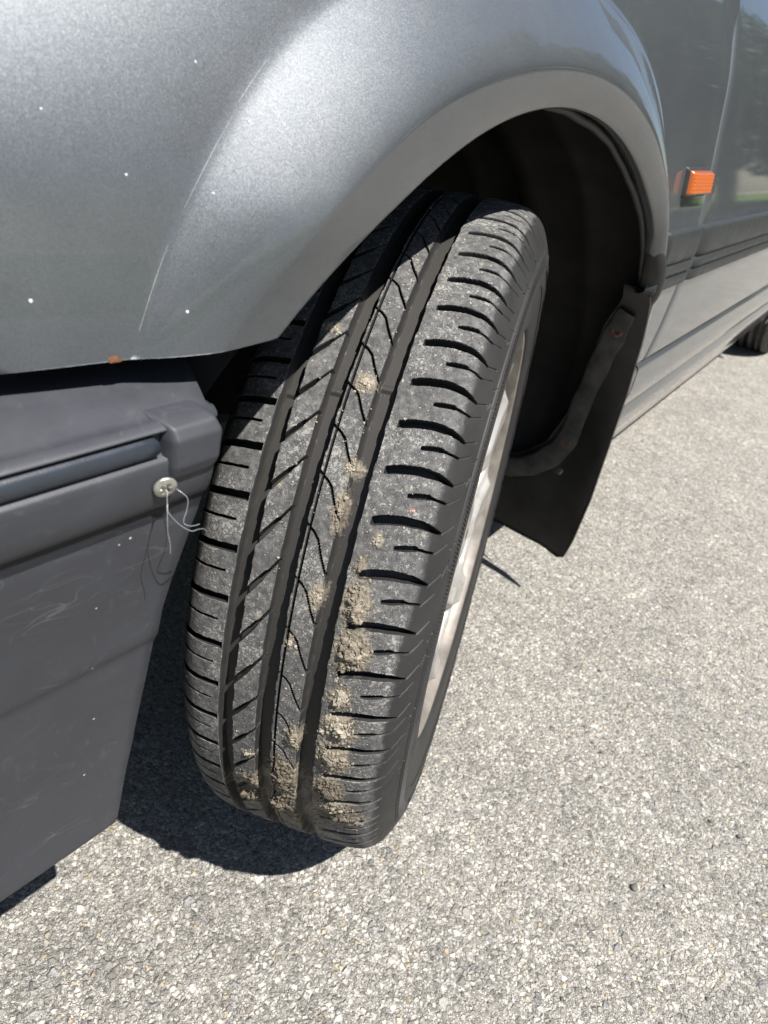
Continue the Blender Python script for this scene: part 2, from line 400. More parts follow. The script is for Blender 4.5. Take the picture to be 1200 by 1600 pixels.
def build_fender():
    tc = math.degrees(math.atan2(Z_FB - ZA, -(Y_FF - YA)))
    t1 = math.degrees(math.atan2(Z_BOT - ZA, -(Y_FR - YA))) % 360
    corners = [math.degrees(math.atan2(Z_TOP - ZA, -(Y_FF - YA))), math.degrees(math.atan2(Z_TOP - ZA, -(Y_FR - YA)))]
    t = np.unique(np.concatenate([np.arange(tc, t1, .45), [t1], corners]))
    s = np.radians(t); cs, sn = -np.cos(s), np.sin(s)
    rin = lip_r(t); zc = (Z_FB - ZA) / np.maximum(sn, 1e-3)
    for _ in range(6): zc = (z_low(YA + zc * cs) - ZA) / np.maximum(sn, 1e-3)
    rin = np.where((t < 60), np.maximum(rin, zc), rin)
    big = 9.0
    rY = np.where(cs < 0, (Y_FF - YA) / np.minimum(cs, -1e-6), (Y_FR - YA) / np.maximum(cs, 1e-6))
    rZ = np.where(sn > 0, (Z_TOP - ZA) / np.maximum(sn, 1e-6), (Z_BOT - ZA) / np.minimum(sn, -1e-6))
    rout = np.minimum(rY, rZ); rout = np.maximum(rout, rin + .0005)
    c, c2 = crest_r(t), crease_r(t)
    lev = []
    for u in np.linspace(0, 1, 22): lev.append(rin + (np.clip(c, rin, rout) - rin) * u)
    for u in np.linspace(0, 1, 30)[1:]: lev.append(np.clip(c, rin, rout) + (np.clip(c2, rin, rout) - np.clip(c, rin, rout)) * u)
    for u in np.linspace(0, 1, 60)[1:]: lev.append(np.clip(c2, rin, rout) + (rout - np.clip(c2, rin, rout)) * u)
    R = np.array(lev)
    Y = YA + R * cs; Z = ZA + R * sn
    X = fender_x(Y, Z)
    P = np.stack([X, Y, Z], -1)
    pre = []
    for dx, dr in ((-.016, .004), (-.012, .0), (-.004, -.0012), (-.0012, -.0010)):   # rolled edge of the arch and of the lower lip
        q = P[0].copy(); q[:, 0] += dx; q[:, 1] += dr * cs; q[:, 2] += dr * sn; pre.append(q)
    post = []
    for dx, dr in ((-.0010, .0008), (-.003, .0012), (-.014, .0012)):
        q = P[-1].copy(); q[:, 0] += dx; q[:, 1] += dr * cs; q[:, 2] += dr * sn; post.append(q)
    P = np.concatenate([np.array(pre), P, np.array(post)])
    f0 = np.stack([P[:, 0] + 0, P[:, 0]], 1)      # front edge return
    q = P[:, 0].copy(); q1 = q + np.array([-.003, -.0012, 0]); q2 = q + np.array([-.018, -.0012, 0])
    P = np.concatenate([q2[:, None], q1[:, None], P], 1)
    return grid_obj('front_fender', P, M_PAINT, car, flip=True)
fender = build_fender()
def on_flank(Y, Z, off=0.0):
    x = float(fender_x(np.array([Y]), np.array([Z]))[0]); return Vector((x + off, Y, Z))
# stone chips in the paint and a rust spot on the lower lip
for (Y, Z, r) in ((-.3880, .5835, .0011), (-.3800, .5640, .0011), (-.3420, .6045, .0008), (-.3080, .6415, .0007), (-.3255, .5575, .0010), (-.366, .622, .0006), (-.31, .60, .0006), (-.2905, .625, .0005)):
    n = 9; a = np.linspace(0, 2 * np.pi, n, endpoint=False); rr = .62 * r * rng.uniform(.75, 1.2, n)
    yy = Y + rr * np.cos(a); zz = Z + rr * np.sin(a); xx = fender_x(yy, zz)
    V = np.vstack([np.stack([xx + .00005, yy, zz], 1), [[on_flank(Y, Z).x + .0003, Y, Z]]])
    mesh_obj('paint_chip', V, np.array([[i, (i + 1) % n, n] for i in range(n)]), M_CHIP, fender)
V = []
for i, (Y, Z, rr) in enumerate(((-.3535, .5400, .0030),)):
    a = np.linspace(0, 2 * np.pi, 14, endpoint=False); q = rr * rng.uniform(.55, 1.1, 14)
    yy = Y + q * np.cos(a) * 1.1; zz = np.maximum(Z + q * np.sin(a) * .6, Z_FB - .0005); xx = fender_x(yy, zz) + .0002
    V = np.vstack([np.stack([xx, yy, zz], 1), [[on_flank(Y, Z).x + .0006, Y, Z]]])
    mesh_obj('rust_spot', V, np.array([[k, (k + 1) % 14, 14] for k in range(14)]), M_RUST, fender)

# fine scratches that run along the crease of the flare
for ta, tb, off in ((37.6, 42.2, .0012), (44.2, 49.6, .0010), (50.4, 53.6, .0016)):
    t = np.linspace(ta, tb, 40); r = crease_r(t) + off; q = np.radians(t); wd = .00009 * np.sin(np.linspace(.15, math.pi - .1, 40)) * rng.uniform(.5, 1.2, 40)
    rows = []
    for d in (-1, 0, 1):
        y, z = YA - (r + d * wd) * np.cos(q), ZA + (r + d * wd) * np.sin(q); rows.append(np.stack([fender_x(y, z) + (.00025 if d == 0 else .0001), y, z], -1))
    grid_obj('scratch', np.array(rows), M_SCR, fender)

# doors, rear quarter, other flank, sill
def side_panel(name, y0, y1, z0, z1, mat=M_PAINT, mirror=False, ny=24, nz=140, arch=None):
    y = np.linspace(y0, y1, ny); z = np.linspace(z0, z1, nz)
    Y, Z = np.meshgrid(y, z, indexing='ij')
    X = flank(Y, Z) + 0 * Y
    e = np.minimum(Y - y0, y1 - Y); X = X - .0022 * np.exp(-(e / .0025))
    if mirror: X = -1.64 - X
    P = np.stack([X, Y, Z], -1)
    a, b = P[0].copy(), P[-1].copy(); a[:, 0] += .016 if mirror else -.016; b[:, 0] = b[:, 0] + (.016 if mirror else -.016)
    P = np.concatenate([a[None], P, b[None]])
    return grid_obj(name, P, mat, car, flip=mirror)
door = side_panel('front_door', .4225, 1.42, .388, .90, ny=60)
rdoor = side_panel('rear_door', 1.426, 2.10, .388, .90, ny=40)
def build_sill():
    y = np.linspace(.4225, 2.16, 60); z = np.linspace(.190, .384, 80)
    Y, Z = np.meshgrid(y, z, indexing='ij'); P = np.stack([flank(Y, Z), Y, Z], -1)
    b = P[:, :1].copy(); b[..., 0] -= .05
    t = P[:, -1:].copy(); t[..., 0] -= .02
    return grid_obj('sill', np.concatenate([b, P, t], 1), M_PAINT, car)
build_sill()
def rear_quarter():
    yc, zc, r0 = 2.4346, .31, .335
    t = np.radians(np.arange(-25, 206, 2.)); u = np.linspace(0, 1, 26)
    rows = []
    for k in u:
        cs, sn = -np.cos(t), np.sin(t)
        rY = np.where(cs < 0, (2.106 - yc) / np.minimum(cs, -1e-6), (3.05 - yc) / np.maximum(cs, 1e-6)); rZ = np.where(sn > 0, (.90 - zc) / np.maximum(sn, 1e-6), 9)
        ro = np.maximum(np.minimum(rY, rZ), r0 + .002)
        r = r0 + (ro - r0) * k
        Y = yc + r * cs; Z = zc + r * sn
        rows.append(np.stack([flank(Y, Z) + .008 * np.exp(-((r - r0) / .03) ** 2), Y, Z], -1))
    P = np.array(rows); a = P[:1].copy(); a[..., 0] -= .03
    return grid_obj('rear_quarter_panel', np.concatenate([a, P]), M_PAINT, car, flip=True)
rear_quarter()
side_panel('right_body_side', -.60, 3.05, .20, .90, mirror=True, ny=40, nz=60)
V, F = box(-1.50, -.12, .50, 2.05, .20, .30); mesh_obj('underbody', V, F, M_BLACK, car, smooth=False)
V, F = box(-1.30, -.36, -.62, .46, .26, .74); bevel(mesh_obj('engine_bay', V, F, M_BLACK, car, smooth=False), .02)
V, F = box(-1.34, -.32, 2.06, 3.0, .30, .85); bevel(mesh_obj('boot_floor', V, F, M_BLACK, car, smooth=False), .02)
def sheet(name, pts_fn, nu, nv, mat, flip=False):
    u = np.linspace(0, 1, nu); v = np.linspace(0, 1, nv); U, W = np.meshgrid(u, v, indexing='ij')
    return grid_obj(name, np.stack(pts_fn(U, W), -1), mat, car, flip=flip)
xs_top = float(flank(np.array([0.]), np.array([.82]))[0])
sheet('bonnet', lambda U, W: (xs_top - .004 - (1.64 + 2 * xs_top - .008) * U, -.60 + 1.25 * W, .824 + .075 * np.sin(np.pi * U) ** .6 - .10 * (1 - W) ** 2.2), 40, 24, M_PAINT, flip=False)
xb = float(flank(np.array([0.]), np.array([.90]))[0])
sheet('roof', lambda U, W: (-.30 - 1.04 * U, 1.30 + 1.05 * W, 1.36 + .05 * np.sin(np.pi * U) ** .7 - .06 * (2 * W - 1) ** 2), 24, 16, M_PAINT)
sheet('windscreen', lambda U, W: (-.14 - .16 * W - (1.36 - .32 * W) * U, .55 + .75 * W + .0 * U - .07 * np.sin(np.pi * U) * (1 - W * .5), .895 + .41 * W), 20, 10, M_GLASS)
sheet('rear_window', lambda U, W: (-.14 - .16 * W - (1.36 - .32 * W) * U, 2.85 - .5 * W + 0 * U, .895 + .41 * W), 12, 8, M_GLASS, flip=True)
def side_glass(name, y0, y1, s0, s1):
    sheet(name, lambda U, W: (-.142 - .155 * W + 0 * U, (y0 + s0 * W) * (1 - U) + (y1 + s1 * W) * U, .90 + .40 * W), 8, 8, M_GLASS)
side_glass('front_side_window', .72, 1.38, .60, .02)
side_glass('rear_side_window', 1.46, 2.45, .02, -.20)
for nm, p in (('front_pillar', [(-.135, .56, .89), (-.22, .93, 1.10), (-.295, 1.31, 1.335)]), ('centre_pillar', [(-.139, 1.42, .89), (-.22, 1.43, 1.1), (-.295, 1.44, 1.35)]), ('rear_pillar', [(-.139, 2.62, .89), (-.22, 2.45, 1.1), (-.295, 2.33, 1.33)])):
    V, F = tube(spline(p, 12), .032, 8); mesh_obj(nm, V, F, M_PAINT, car)
# front corner lamp, hidden just beyond the fender's front edge
def corner_lamp():
    y = np.linspace(-.402, -.60, 12); z = np.linspace(.545, .70, 12); Y, Z = np.meshgrid(y, z, indexing='ij')
    X = flank(Y, Z) - .003 - .55 * np.maximum(0, -.5 - Y) ** 1.5
    P = np.stack([X, Y, Z], -1); a = P[:1].copy(); a[..., 0] -= .03
    return grid_obj('corner_lamp', np.concatenate([a, P]), M_LENS, car, flip=True)
corner_lamp()

# side moulding: fender piece with a rubber end, door piece
MOULD_PROF = [(-.012, .5585), (.0035, .5575), (.0062, .5560), (.0074, .553), (.0080, .545), (.0080, .530), (.0074, .5245), (.0052, .5232), (.0052, .5215), (.0082, .5200), (.0086, .514), (.0076, .5105), (.0050, .5092), (.0050, .5075), (.0076, .506), (.0074, .4975), (.0060, .4940), (.002, .4925), (-.012, .4915)]
def moulding(name, y0, y1, parent, c0=.006, c1=.003):
    pr = np.array(MOULD_PROF)
    ys = np.concatenate([[y0], np.linspace(y0 + c0, y1 - c1, 30), [y1]])
    rows = []
    for i, y in enumerate(ys):
        x = flank(np.full(len(pr), y), pr[:, 1]) + pr[:, 0]
        if i in (0, len(ys) - 1): x = x - .009
        rows.append(np.stack([x, np.full(len(pr), y), pr[:, 1]], -1))
    o = grid_obj(name, np.array(rows), M_MOULD, parent, flip=False); return o
moulding('side_moulding', .288, .4165, fender)
moulding('side_moulding', .428, 1.418, door, c0=.016)
moulding('side_moulding', 1.430, 2.095, rdoor)
# rubber end wrapping the arch edge at the moulding
def mould_end():
    z = np.linspace(.474, .5470, 14); rows = []
    for k, zz in enumerate(z):
        f = (zz - z[0]) / (z[-1] - z[0]); bul = math.sin(math.pi * np.clip(f, .04, .96)) ** .35
        s = math.asin((zz - ZA) / .3755); ylip = YA + .3755 * math.cos(s)
        a = np.linspace(-1.9, 1.45, 14)
        cx, cy = float(flank(np.array([ylip]), np.array([zz]))[0]) - .004, ylip + .010
        rows.append(np.stack([cx + .0155 * bul * np.cos(a) , cy + .0165 * bul * np.sin(a), np.full(14, zz)], -1))
    return grid_obj('moulding_end_cap', np.array(rows), M_BLACK, car, flip=True)
mould_end()

# amber side indicator on the fender
def indicator():
    y0, y1, z0, z1 = .3165, .3995, .5905, .6150
    base = empty('side_indicator', car, (0, 0, 0))
    def pill(y0, y1, z0, z1, d, nm, mat, ribs=False, dx0=0.0):
        ny, nz = 61, 31
        Y, Z = np.meshgrid(np.linspace(y0, y1, ny), np.linspace(z0, z1, nz), indexing='ij')
        e = np.minimum(np.minimum(Y - y0, y1 - Y), np.minimum(Z - z0, z1 - Z))
        h = d * np.clip(e / .0035, 0, 1) ** .5 + dx0
        # sloped ends: the lens leans back towards the rear
        if ribs:
            h = h + np.where(e > .003, .00055 * np.sin((Y - y0) * 2 * np.pi / .0062) * .7 + .00055 * np.sin((Z - z0) * 2 * np.pi / .0034), 0)
        Yr = Y + .006 * (Z - z0) / (z1 - z0) * 0
        X = fender_x(Yr, Z) + h
        return grid_obj(nm, np.stack([X, Yr, Z], -1), mat, base)
    pill(y0 - .0022, y1 + .0022, z0 - .0022, z1 + .0022, .0052, 'bezel', M_BLACK, dx0=-.0005)
    pill(y0, y1, z0, z1, .0105, 'lens', M_LENS, ribs=True)
indicator()

# ------------------------------------------------------------------ wheel arch liner, lip seal
def liner():
    t = np.arange(8, 196, 1.5); s = np.radians(t); cs, sn = -np.cos(s), np.sin(s); L = lip_r(t)
    rows = []
    for x, dr in ((-.012, .002), (-.020, .006), (-.034, .016), (-.06, .020), (-.078, .021), (-.082, .019), (-.092, .019), (-.096, .021), (-.14, .022), (-.144, .018), (-.166, .018), (-.170, .022), (-.215, .022), (-.219, .019), (-.23, .019), (-.234, .021), (-.26, .018), (-.29, .006), (-.31, -.03)):
        r = L + dr; rows.append(np.stack([np.full_like(t, x) - .52 * np.maximum(0, -.15 - (YA + r * cs)) ** 2, YA + r * cs, ZA + r * sn], -1))
    for x, k in ((-.33, .75), (-.34, .5), (-.34, .2), (-.34, .02)):
        r = L * k; rows.append(np.stack([np.full_like(t, x), YA + r * cs, ZA + r * sn], -1))
    return grid_obj('wheel_arch_liner', np.array(rows), M_LINER, car)
liner()
def lip_seal():
    t = np.linspace(76, 152, 120); s = np.radians(t); r = lip_r(t) - .0005 - .0022 * np.sin((t - 76) / 76 * np.pi) + .0004 * np.sin(t * .31) + .0003 * np.sin(t * .77)
    P = np.stack([np.full_like(t, -.0150), YA - r * np.cos(s), ZA + r * np.sin(s)], -1)
    V, F = tube(P, .0030 + .0003 * np.sin(t * .21), 8)
    return mesh_obj('lip_seal', V, F, M_BLACK, car)
lip_seal()

# ------------------------------------------------------------------ mud flap with strap and rivets
def flap_y(z): return np.interp(z, [.07, .10, .20, .28, .36, .43, .48, .52], [.392, .3915, .390, .384, .366, .335, .305, .275])
def mud_flap():
    fl = empty('mud_flap', car)
    nz, nx = 60, 40
    f = np.linspace(0, 1, nz); g = np.linspace(0, 1, nx); Fz, G = np.meshgrid(f, g, indexing='ij')
    zt = .497; zb = .093 + (-.006) * (1 - G) + 0 * Fz
    Z = zb + (zt - zb) * Fz
    xr = np.interp(Z, [.09, .10, .13, .20, .30, .40, .46, .486, .497], [-.024, -.010, -.005, -.001, -.001, .000, .002, .002, -.003])
    xl = np.interp(Z, [.09, .17, .19, .215, .25, .30, .38, .44, .48], [-.235, -.235, -.18, -.125, -.090, -.072, -.058, -.046, -.028])
    X = xl + (xr - xl) * G
    Y = flap_y(Z) + .004 * np.sin(X * 30) - .020 * sm(X, -.06, 0.0) * sm(Z, .46, .25)
    P = np.stack([X, Y, Z], -1)
    Bk = P.copy(); Bk[..., 1] += .0055
    V = np.concatenate([P.reshape(-1, 3), Bk.reshape(-1, 3)])
    F1 = grid_faces(nz, nx); F2 = F1[:, ::-1] + nz * nx
    idx = np.arange(nz * nx).reshape(nz, nx)
    ring = np.concatenate([idx[0], idx[1:, -1], idx[-1, -2::-1], idx[-2:0:-1, 0]])
    rn = np.roll(ring, -1); F3 = np.stack([ring, ring + nz * nx, rn + nz * nx, rn], -1)
    mesh_obj('flap', V, np.concatenate([F1, F2, F3]), M_FLAP, fl)
    # retaining strap along the arch edge
    pth = spline([(-.020, .466), (-.030, .436), (-.042, .39), (-.053, .33), (-.060, .270), (-.078, .232), (-.105, .205), (-.135, .190), (-.175, .182)], 60)
    T = np.gradient(pth, axis=0); T /= np.linalg.norm(T, axis=1)[:, None]; Nn = np.stack([-T[:, 1], T[:, 0]], -1)
    hw = np.interp(np.linspace(0, 1, 60), [0, .1, .5, .65, 1], [.009, .013, .0145, .0165, .012])[:, None] + .0009 * np.sin(np.arange(60) * .9)[:, None]
    rows = []
    for k, dy in ((-1, 0), (-.97, -.003), (-.8, -.0042), (0, -.0046), (.8, -.0042), (.97, -.003), (1, 0)):
        q = pth + Nn * hw * k
        rows.append(np.stack([q[:, 0], flap_y(q[:, 1]) + dy - .0035, q[:, 1]], -1))
    grid_obj('strap', np.array(rows), M_STRAP, fl)
    for (x, z) in ((-.028, .440), (-.0605, .262)):
        a = np.linspace(0, 2 * np.pi, 20, endpoint=False); rows = []
        for r, d in ((.0075, .004), (.0075, .0072), (.0062, .0082), (.0042, .0082), (.0036, .0066), (.0012, .0060)):
            rows.append(np.stack([x + r * np.cos(a), np.full(20, flap_y(z) - d), z + r * np.sin(a)], -1))
        grid_obj('rivet', np.array(rows), M_RUST, fl, wrap_v=True)
mud_flap()

# ------------------------------------------------------------------ front bumper
BP = [(-.075, .533), (-.050, .5315), (-.030, .5285), (-.012, .5235), (-.0045, .5210), (-.0022, .5204), (-.0002, .5207), (.0022, .5207), (.0046, .5200), (.0060, .5192), (.0064, .5186), (.0040, .5182), (.0040, .5176),
      (.0050, .5170), (.0066, .5150), (.0072, .5125), (.0068, .5100), (.0055, .5082), (.0042, .5076), (.0042, .5070), (.0068, .5066), (.0074, .5050), (.0072, .4990), (.0064, .4920), (.0050, .4865), (.0034, .4828), (.0018, .4812), (.0008, .4806),
      (.0000, .4700), (-.0022, .455), (-.0066, .43), (-.0106, .402), (-.0118, .396), (-.0144, .390), (-.0182, .36), (-.0244, .32), (-.0276, .29), (-.0300, .262), (-.0318, .2395), (-.0335, .2360), (-.045, .2345)]
i_s0, i_s1 = 11, 19                       # profile span of the inset strip
def bump_taper(Y): return .15 * np.maximum(0, -.15 - Y) ** 2
def y_end(z): return np.interp(z, [.2335, .2350, .2385, .242, .278, .313, .353, .39, .414, .4327, .463, .477, .49, .518, .524, .532, .54], [-.3730, -.3660, -.3590, -.3565, -.3526, -.348, -.345, -.3414, -.340, -.3365, -.330, -.3262, -.3255, -.3250, -.3180, -.3060, -.3040])
def plan(n_side, y0):
    """plan path of the bumper, from the end at y0 round the nose: points and outward normals"""
    ys = np.concatenate([y0 - .0 + np.linspace(0, -.62 - y0, n_side)])
    P = [(float(-bump_taper(y)), float(y)) for y in ys]
    cx, cy = P[-1]
    for a in np.linspace(0, np.pi / 2, 14)[1:]:
        P.append((cx - .16 * (1 - math.cos(a)) - .02 * math.sin(a), cy - .16 * math.sin(a)))
    x1, yy = P[-1]
    for x in np.linspace(x1, -1.64 - x1, 16)[1:]:
        P.append((x, yy - .04 * (1 - ((x + .82) / (x1 + .82)) ** 2)))
    half = [(-1.64 - p[0], p[1]) for p in P[:n_side + 13]][::-1][1:]
    P = np.array(P + half)
    T = np.gradient(P, axis=0); T /= np.linalg.norm(T, axis=1)[:, None]
    return P, np.stack([-T[:, 1], T[:, 0]], -1)
def build_bumper():
    b = empty('front_bumper', car)
    pr = np.array(BP)
    dense = []
    for i in range(len(pr) - 1):
        k = max(1, int(math.ceil(np.linalg.norm(pr[i + 1] - pr[i]) / .004)))
        for j in range(k): dense.append((*(pr[i] + (pr[i + 1] - pr[i]) * j / k), i))
    dense.append((*pr[-1], len(pr) - 1)); dense = np.array(dense)
    def rows_for(sel, mat, name, yend=None, inset=0.0):
        rows = []
        for d, z, i in sel:
            ye = y_end(z) if yend is None else yend
            P, N = plan(46, float(ye))
            lead = np.ones(len(P)) * d
            # keep the ends closed: roll the last millimetres inwards
            p3 = np.column_stack([P + N * lead[:, None], np.full(len(P), z)])
            e0 = p3[0].copy(); e0 += (-.0022, .0012, 0); e1 = p3[0].copy(); e1 += (-.012, .0014, 0)
            rows.append(np.vstack([e1, e0, p3]))
        return grid_obj(name, np.array(rows), mat, b, flip=True)
    up = dense[dense[:, 2] <= 27]; 
    cover = dense.copy()
    # the channel for the strip is part of the cover (recessed); the strip sits in it
    ch = (cover[:, 2] >= i_s0 + 1) & (cover[:, 2] < i_s1 - 1)
    cover[ch, 0] = .0030
    low = cover[cover[:, 2] >= 27]; upc = cover[cover[:, 2] <= 27]
    rows_for(upc, M_BUMP, 'bumper_cover')
    rows_for(low, M_BUMP, 'lower_valance')
    st = dense[(dense[:, 2] >= i_s0 + 2) & (dense[:, 2] <= i_s1 - 1)]
    st = st.copy(); st[:, 0] += .0002
    sel = np.vstack([[st[0, 0] - .004, st[0, 1] + .0002, 0], st, [st[-1, 0] - .004, st[-1, 1] - .0002, 0]])
    # strip ends with a rounded nose short of the end block
    rows = []
    zc = .5122
    for d, z, i in sel:
        yend = -.3520 - .0035 * (abs(z - zc) / .0055) ** 2.5
        P, N = plan(46, yend); p3 = np.column_stack([P + N * d, np.full(len(P), z)])
        p0 = p3[0].copy(); p0 += (-.003, .0008, 0); rows.append(np.vstack([p0, p3]))
    grid_obj('trim_strip', np.array(rows), M_STRIP, b, flip=True)
    # raised block at the end of the cover
    nz, ny = 34, 26
    zz = np.linspace(.4945, .5220, nz); gg = np.linspace(0, 1, ny); Zg, G = np.meshgrid(zz, gg, indexing='ij')
    y0 = -.3500 + .0 * Zg; y1 = np.interp(Zg, [.4945, .500, .5160, .5205, .5220], [-.3280, -.3235, -.3225, -.3240, -.3260])
    Y = y0 + (y1 - y0) * G
    u = (Zg - .4945) / (.5220 - .4945)
    eg = np.clip(np.minimum(np.minimum(G, 1 - G) * .026, np.minimum(u, 1 - u) * .0275) / .0030, 0, 1)
    face = np.interp(Zg, [.4945, .503, .5150, .5205, .5220], [.0045, .0078, .0082, .0050, -.0020])
    X = -bump_taper(Y) + face + .0032 * (1 - (1 - eg) ** 2.2) - .0060 * (1 - eg) ** 3 - .010 * np.clip((G - .86) / .14, 0, 1) ** 2
    o = grid_obj('end_block', np.stack([X, Y, Zg], -1), M_BUMP, b)
    # cross-head screw on a stub
    sy, sz = -.3510, .4955; sx = -float(bump_taper(np.array(sy))) + .0066
    a = np.linspace(0, 2 * np.pi, 40, endpoint=False); rows = []
    for r, h in ((.0036, -.004), (.0036, .0022), (.0062, .0024), (.0062, .0031), (.0054, .0037), (.0050, .0038)):
        rows.append(np.stack([np.full(40, h), r * np.cos(a), r * np.sin(a)], -1))
    # domed head with a recessed cross
    for r in np.linspace(.0047, .0002, 12):
        y, z = r * np.cos(a), r * np.sin(a); q = math.radians(28); yr, zr = y * math.cos(q) - z * math.sin(q), y * math.sin(q) + z * math.cos(q)
        arm = ((np.abs(yr) < .00105) & (np.abs(zr) < .0031)) | ((np.abs(zr) < .00105) & (np.abs(yr) < .0031))
        rows.append(np.stack([.0038 + .0012 * (1 - (r / .0050) ** 2) - np.where(arm, .0020, 0), y, z], -1))
    sc = grid_obj('screw', np.array(rows), M_SCREW, b, wrap_v=True)
    sc.location = (sx, sy, sz); sc.rotation_euler = (0, math.radians(10), math.radians(-20)); sc.scale = (.85, .80, .80)
    return b
build_bumper()

# ------------------------------------------------------------------ front wheel
RW = .2876
PROF = [(.000, .2876), (.020, .2876), (.034, .2866), (.043, .2848), (.0495, .2815), (.0545, .2770), (.0585, .2708), (.0618, .2635), (.0646, .2570), (.0662, .2515), (.0668, .2465), (.0664, .2450), (.0662, .2445), (.0664, .2300), (.0656, .2290), (.0650, .2180), (.0645, .2060), (.0636, .1975), (.0615, .1920), (.0560, .1880), (.050, .1860)]
TH_K = np.array([68.8, 63.6, 58.8, 53.6, 48.4, 43.3, 38.0, 32.3, 26.1, 20.0, 13.9, 8.1, 2.7, -2.7])
TH_K = TH_K - 2.2 * np.cos(np.radians(TH_K))
step = 5.5
ext_up = TH_K[0] + step * np.arange(1, 25); ext_dn = TH_K[-1] - step * np.arange(1, 36)
TH_ALL = np.sort(np.concatenate([TH_K, ext_up, ext_dn]))
def tyre_profile(step_t, step_s):
    pr = np.array(PROF); cen = -.013
    right = spline(pr, 900); left = right.copy(); left[:, 0] = 2 * cen - left[:, 0] + 0.0
    right = right[right[:, 0].argsort(kind='stable')] if False else right
    # left half mirrored about the tread centre
    k = right[:, 0] > .0
    left = np.column_stack([2 * cen - right[:, 0] - .0025, right[:, 1]])
    allp = np.vstack([left[::-1], right])
    ds = np.r_[0, np.cumsum(np.linalg.norm(np.diff(allp, axis=0), axis=1))]
    s0 = np.interp(len(left) - .5, np.arange(len(ds)), ds)
    s = ds - s0 + (cen)                     # arc coordinate that equals the axial position on the crown
    lo, hi = s[0], s[-1]
    cols = np.concatenate([np.arange(lo, -.098, step_s), np.arange(-.098, .072, step_t), np.arange(.072, .106, step_t * 1.1), np.arange(.106, hi, step_s), [hi]])
    a = np.interp(cols, s, allp[:, 0]); r = np.interp(cols, s, allp[:, 1])
    ta = np.gradient(a, cols); tr = np.gradient(r, cols); ln = np.hypot(ta, tr)
    return cols, a, r, -tr / ln, ta / ln      # normals (axial, radial), outward
def slot(u, s, P, hw, dep, s0, s1, plen, soft=.0006):
    """groove that repeats once per pitch: P -> list of (s, arc offset)"""
    ps, po = zip(*P); phi = np.interp(s, ps, po); sl = np.gradient(phi, s)
    hs, hv = zip(*hw); h = np.interp(s, hs, hv)
    q = u - phi[None] / plen; v = np.abs(q - np.round(q)) * plen / np.sqrt(1 + sl[None] ** 2)
    m = np.clip((h[None] - v) / soft + .5, 0, 1)
    ends = np.clip((s - s0) / soft + .5, 0, 1) * np.clip((s1 - s) / soft + .5, 0, 1)
    return dep * m * ends[None]
def tread_depth(th, s):
    u = np.interp(th, TH_ALL, np.arange(len(TH_ALL)))[:, None] * np.ones(len(s))[None]
    plen = math.radians(5.6) * RW
    D = np.zeros_like(u)
    gd = .0078
    wob = .00012 * np.sin(np.radians(th)[:, None] * 64) + .00008 * np.sin(np.radians(th)[:, None] * 151)
    for c, h in ((-.0477, .0040), (-.0216, .0046), (.0072, .0051)):
        v = np.abs(s[None] - c + wob)
        d = gd * np.clip((h + .0004 - v) / .0012 + .5, 0, 1)
        for tw in (45.5, -14.5, 105.5):     # wear bars
            arc = np.abs(th[:, None] - tw - (c * 60)) * math.radians(1) * RW
            d = d - .0013 * np.clip((.003 - arc) / .002, 0, 1) * (v < h)
        D = np.maximum(D, d)
    D = np.maximum(D, .004 * np.clip((.00055 - np.abs(s[None] + .0138)) / .0004 + .5, 0, 1) * np.ones_like(u))
    mx = lambda x: np.maximum(D, x)
    D = mx(slot(u, s, [(-.018, .0195), (-.0109, .0147), (-.0077, .0115), (-.0036, .003), (.0035, -.0095)], [(-.02, .00048), (.004, .00048)], .0042, -.0172, .0032, plen, .0004))
    D = mx(slot(u, s, [(-.0445, .001), (-.0331, .0155), (-.0245, .0275), (-.02, .034)], [(-.045, .0011), (-.041, .0016), (-.0345, .0013), (-.0325, .0005), (-.02, .00045)], .0058, -.0450, -.0245, plen))
    D = mx(slot(u, s, [(.018, -.0008), (.028, .0020), (.038, .0036), (.050, .0036), (.0620, .0014)], [(.019, .0018), (.024, .0024), (.044, .0023), (.054, .0016), (.0620, .0006)], .0068, .0195, .0622, plen))
    D = mx(slot(u, s, [(.0620, .0014), (.074, .0085)], [(.06, .0005), (.08, .00045)], .0007, .0618, .0730, plen))
    D = mx(slot(u, s, [(.036, .0172), (.047, .0192), (.060, .0186), (.072, .0255)], [(.036, .0009), (.040, .0014), (.0475, .0013), (.0490, .0006), (.064, .0004)], .0040, .0355, .0605, plen))
    D = mx(slot(u, s, [(.060, .0186), (.072, .0255)], [(.05, .00045), (.08, .0004)], .0006, .0600, .0710, plen))
    D = mx(slot(u, s, [(-.12, -.0075), (-.080, -.0060), (-.055, -.0048)], [(-.12, .0018), (-.055, .0019)], .0060, -.100, -.0535, plen))
    D = mx(slot(u, s, [(-.12, .0095), (-.080, .0095), (-.055, .0105)], [(-.12, .0006), (-.055, .0006)], .0035, -.098, -.0585, plen, .0004))
    # little mould dashes past the shoulder
    for off, s0, s1, sl in ((.006, .0745, .0785, 2.2), (.016, .077, .0805, -1.5), (.022, .0755, .0770, .4), (.026, .0795, .0810, .6), (.011, .0815, .0830, -.5)):
        D = mx(slot(u * .5, s, [(s0, off), (s1, off + (s1 - s0) * sl)], [(s0, .0005), (s1, .0005)], .0011, s0, s1, plen * 2, .0004))
    # hatched band on the sidewall
    thr = np.radians(th)[:, None]
    band = ((s > .0835) & (s < .0985))[None]
    D = mx(np.where(band, .0008 * (np.sin(thr * 620 + s[None] * 500) > 0), 0))
    D = mx(.0010 * np.exp(-((s[None] - .0795) / .0007) ** 2) * np.ones_like(u))
    D = mx(.0009 * np.exp(-((s[None] - .0822) / .0006) ** 2) * np.ones_like(u))
    return D
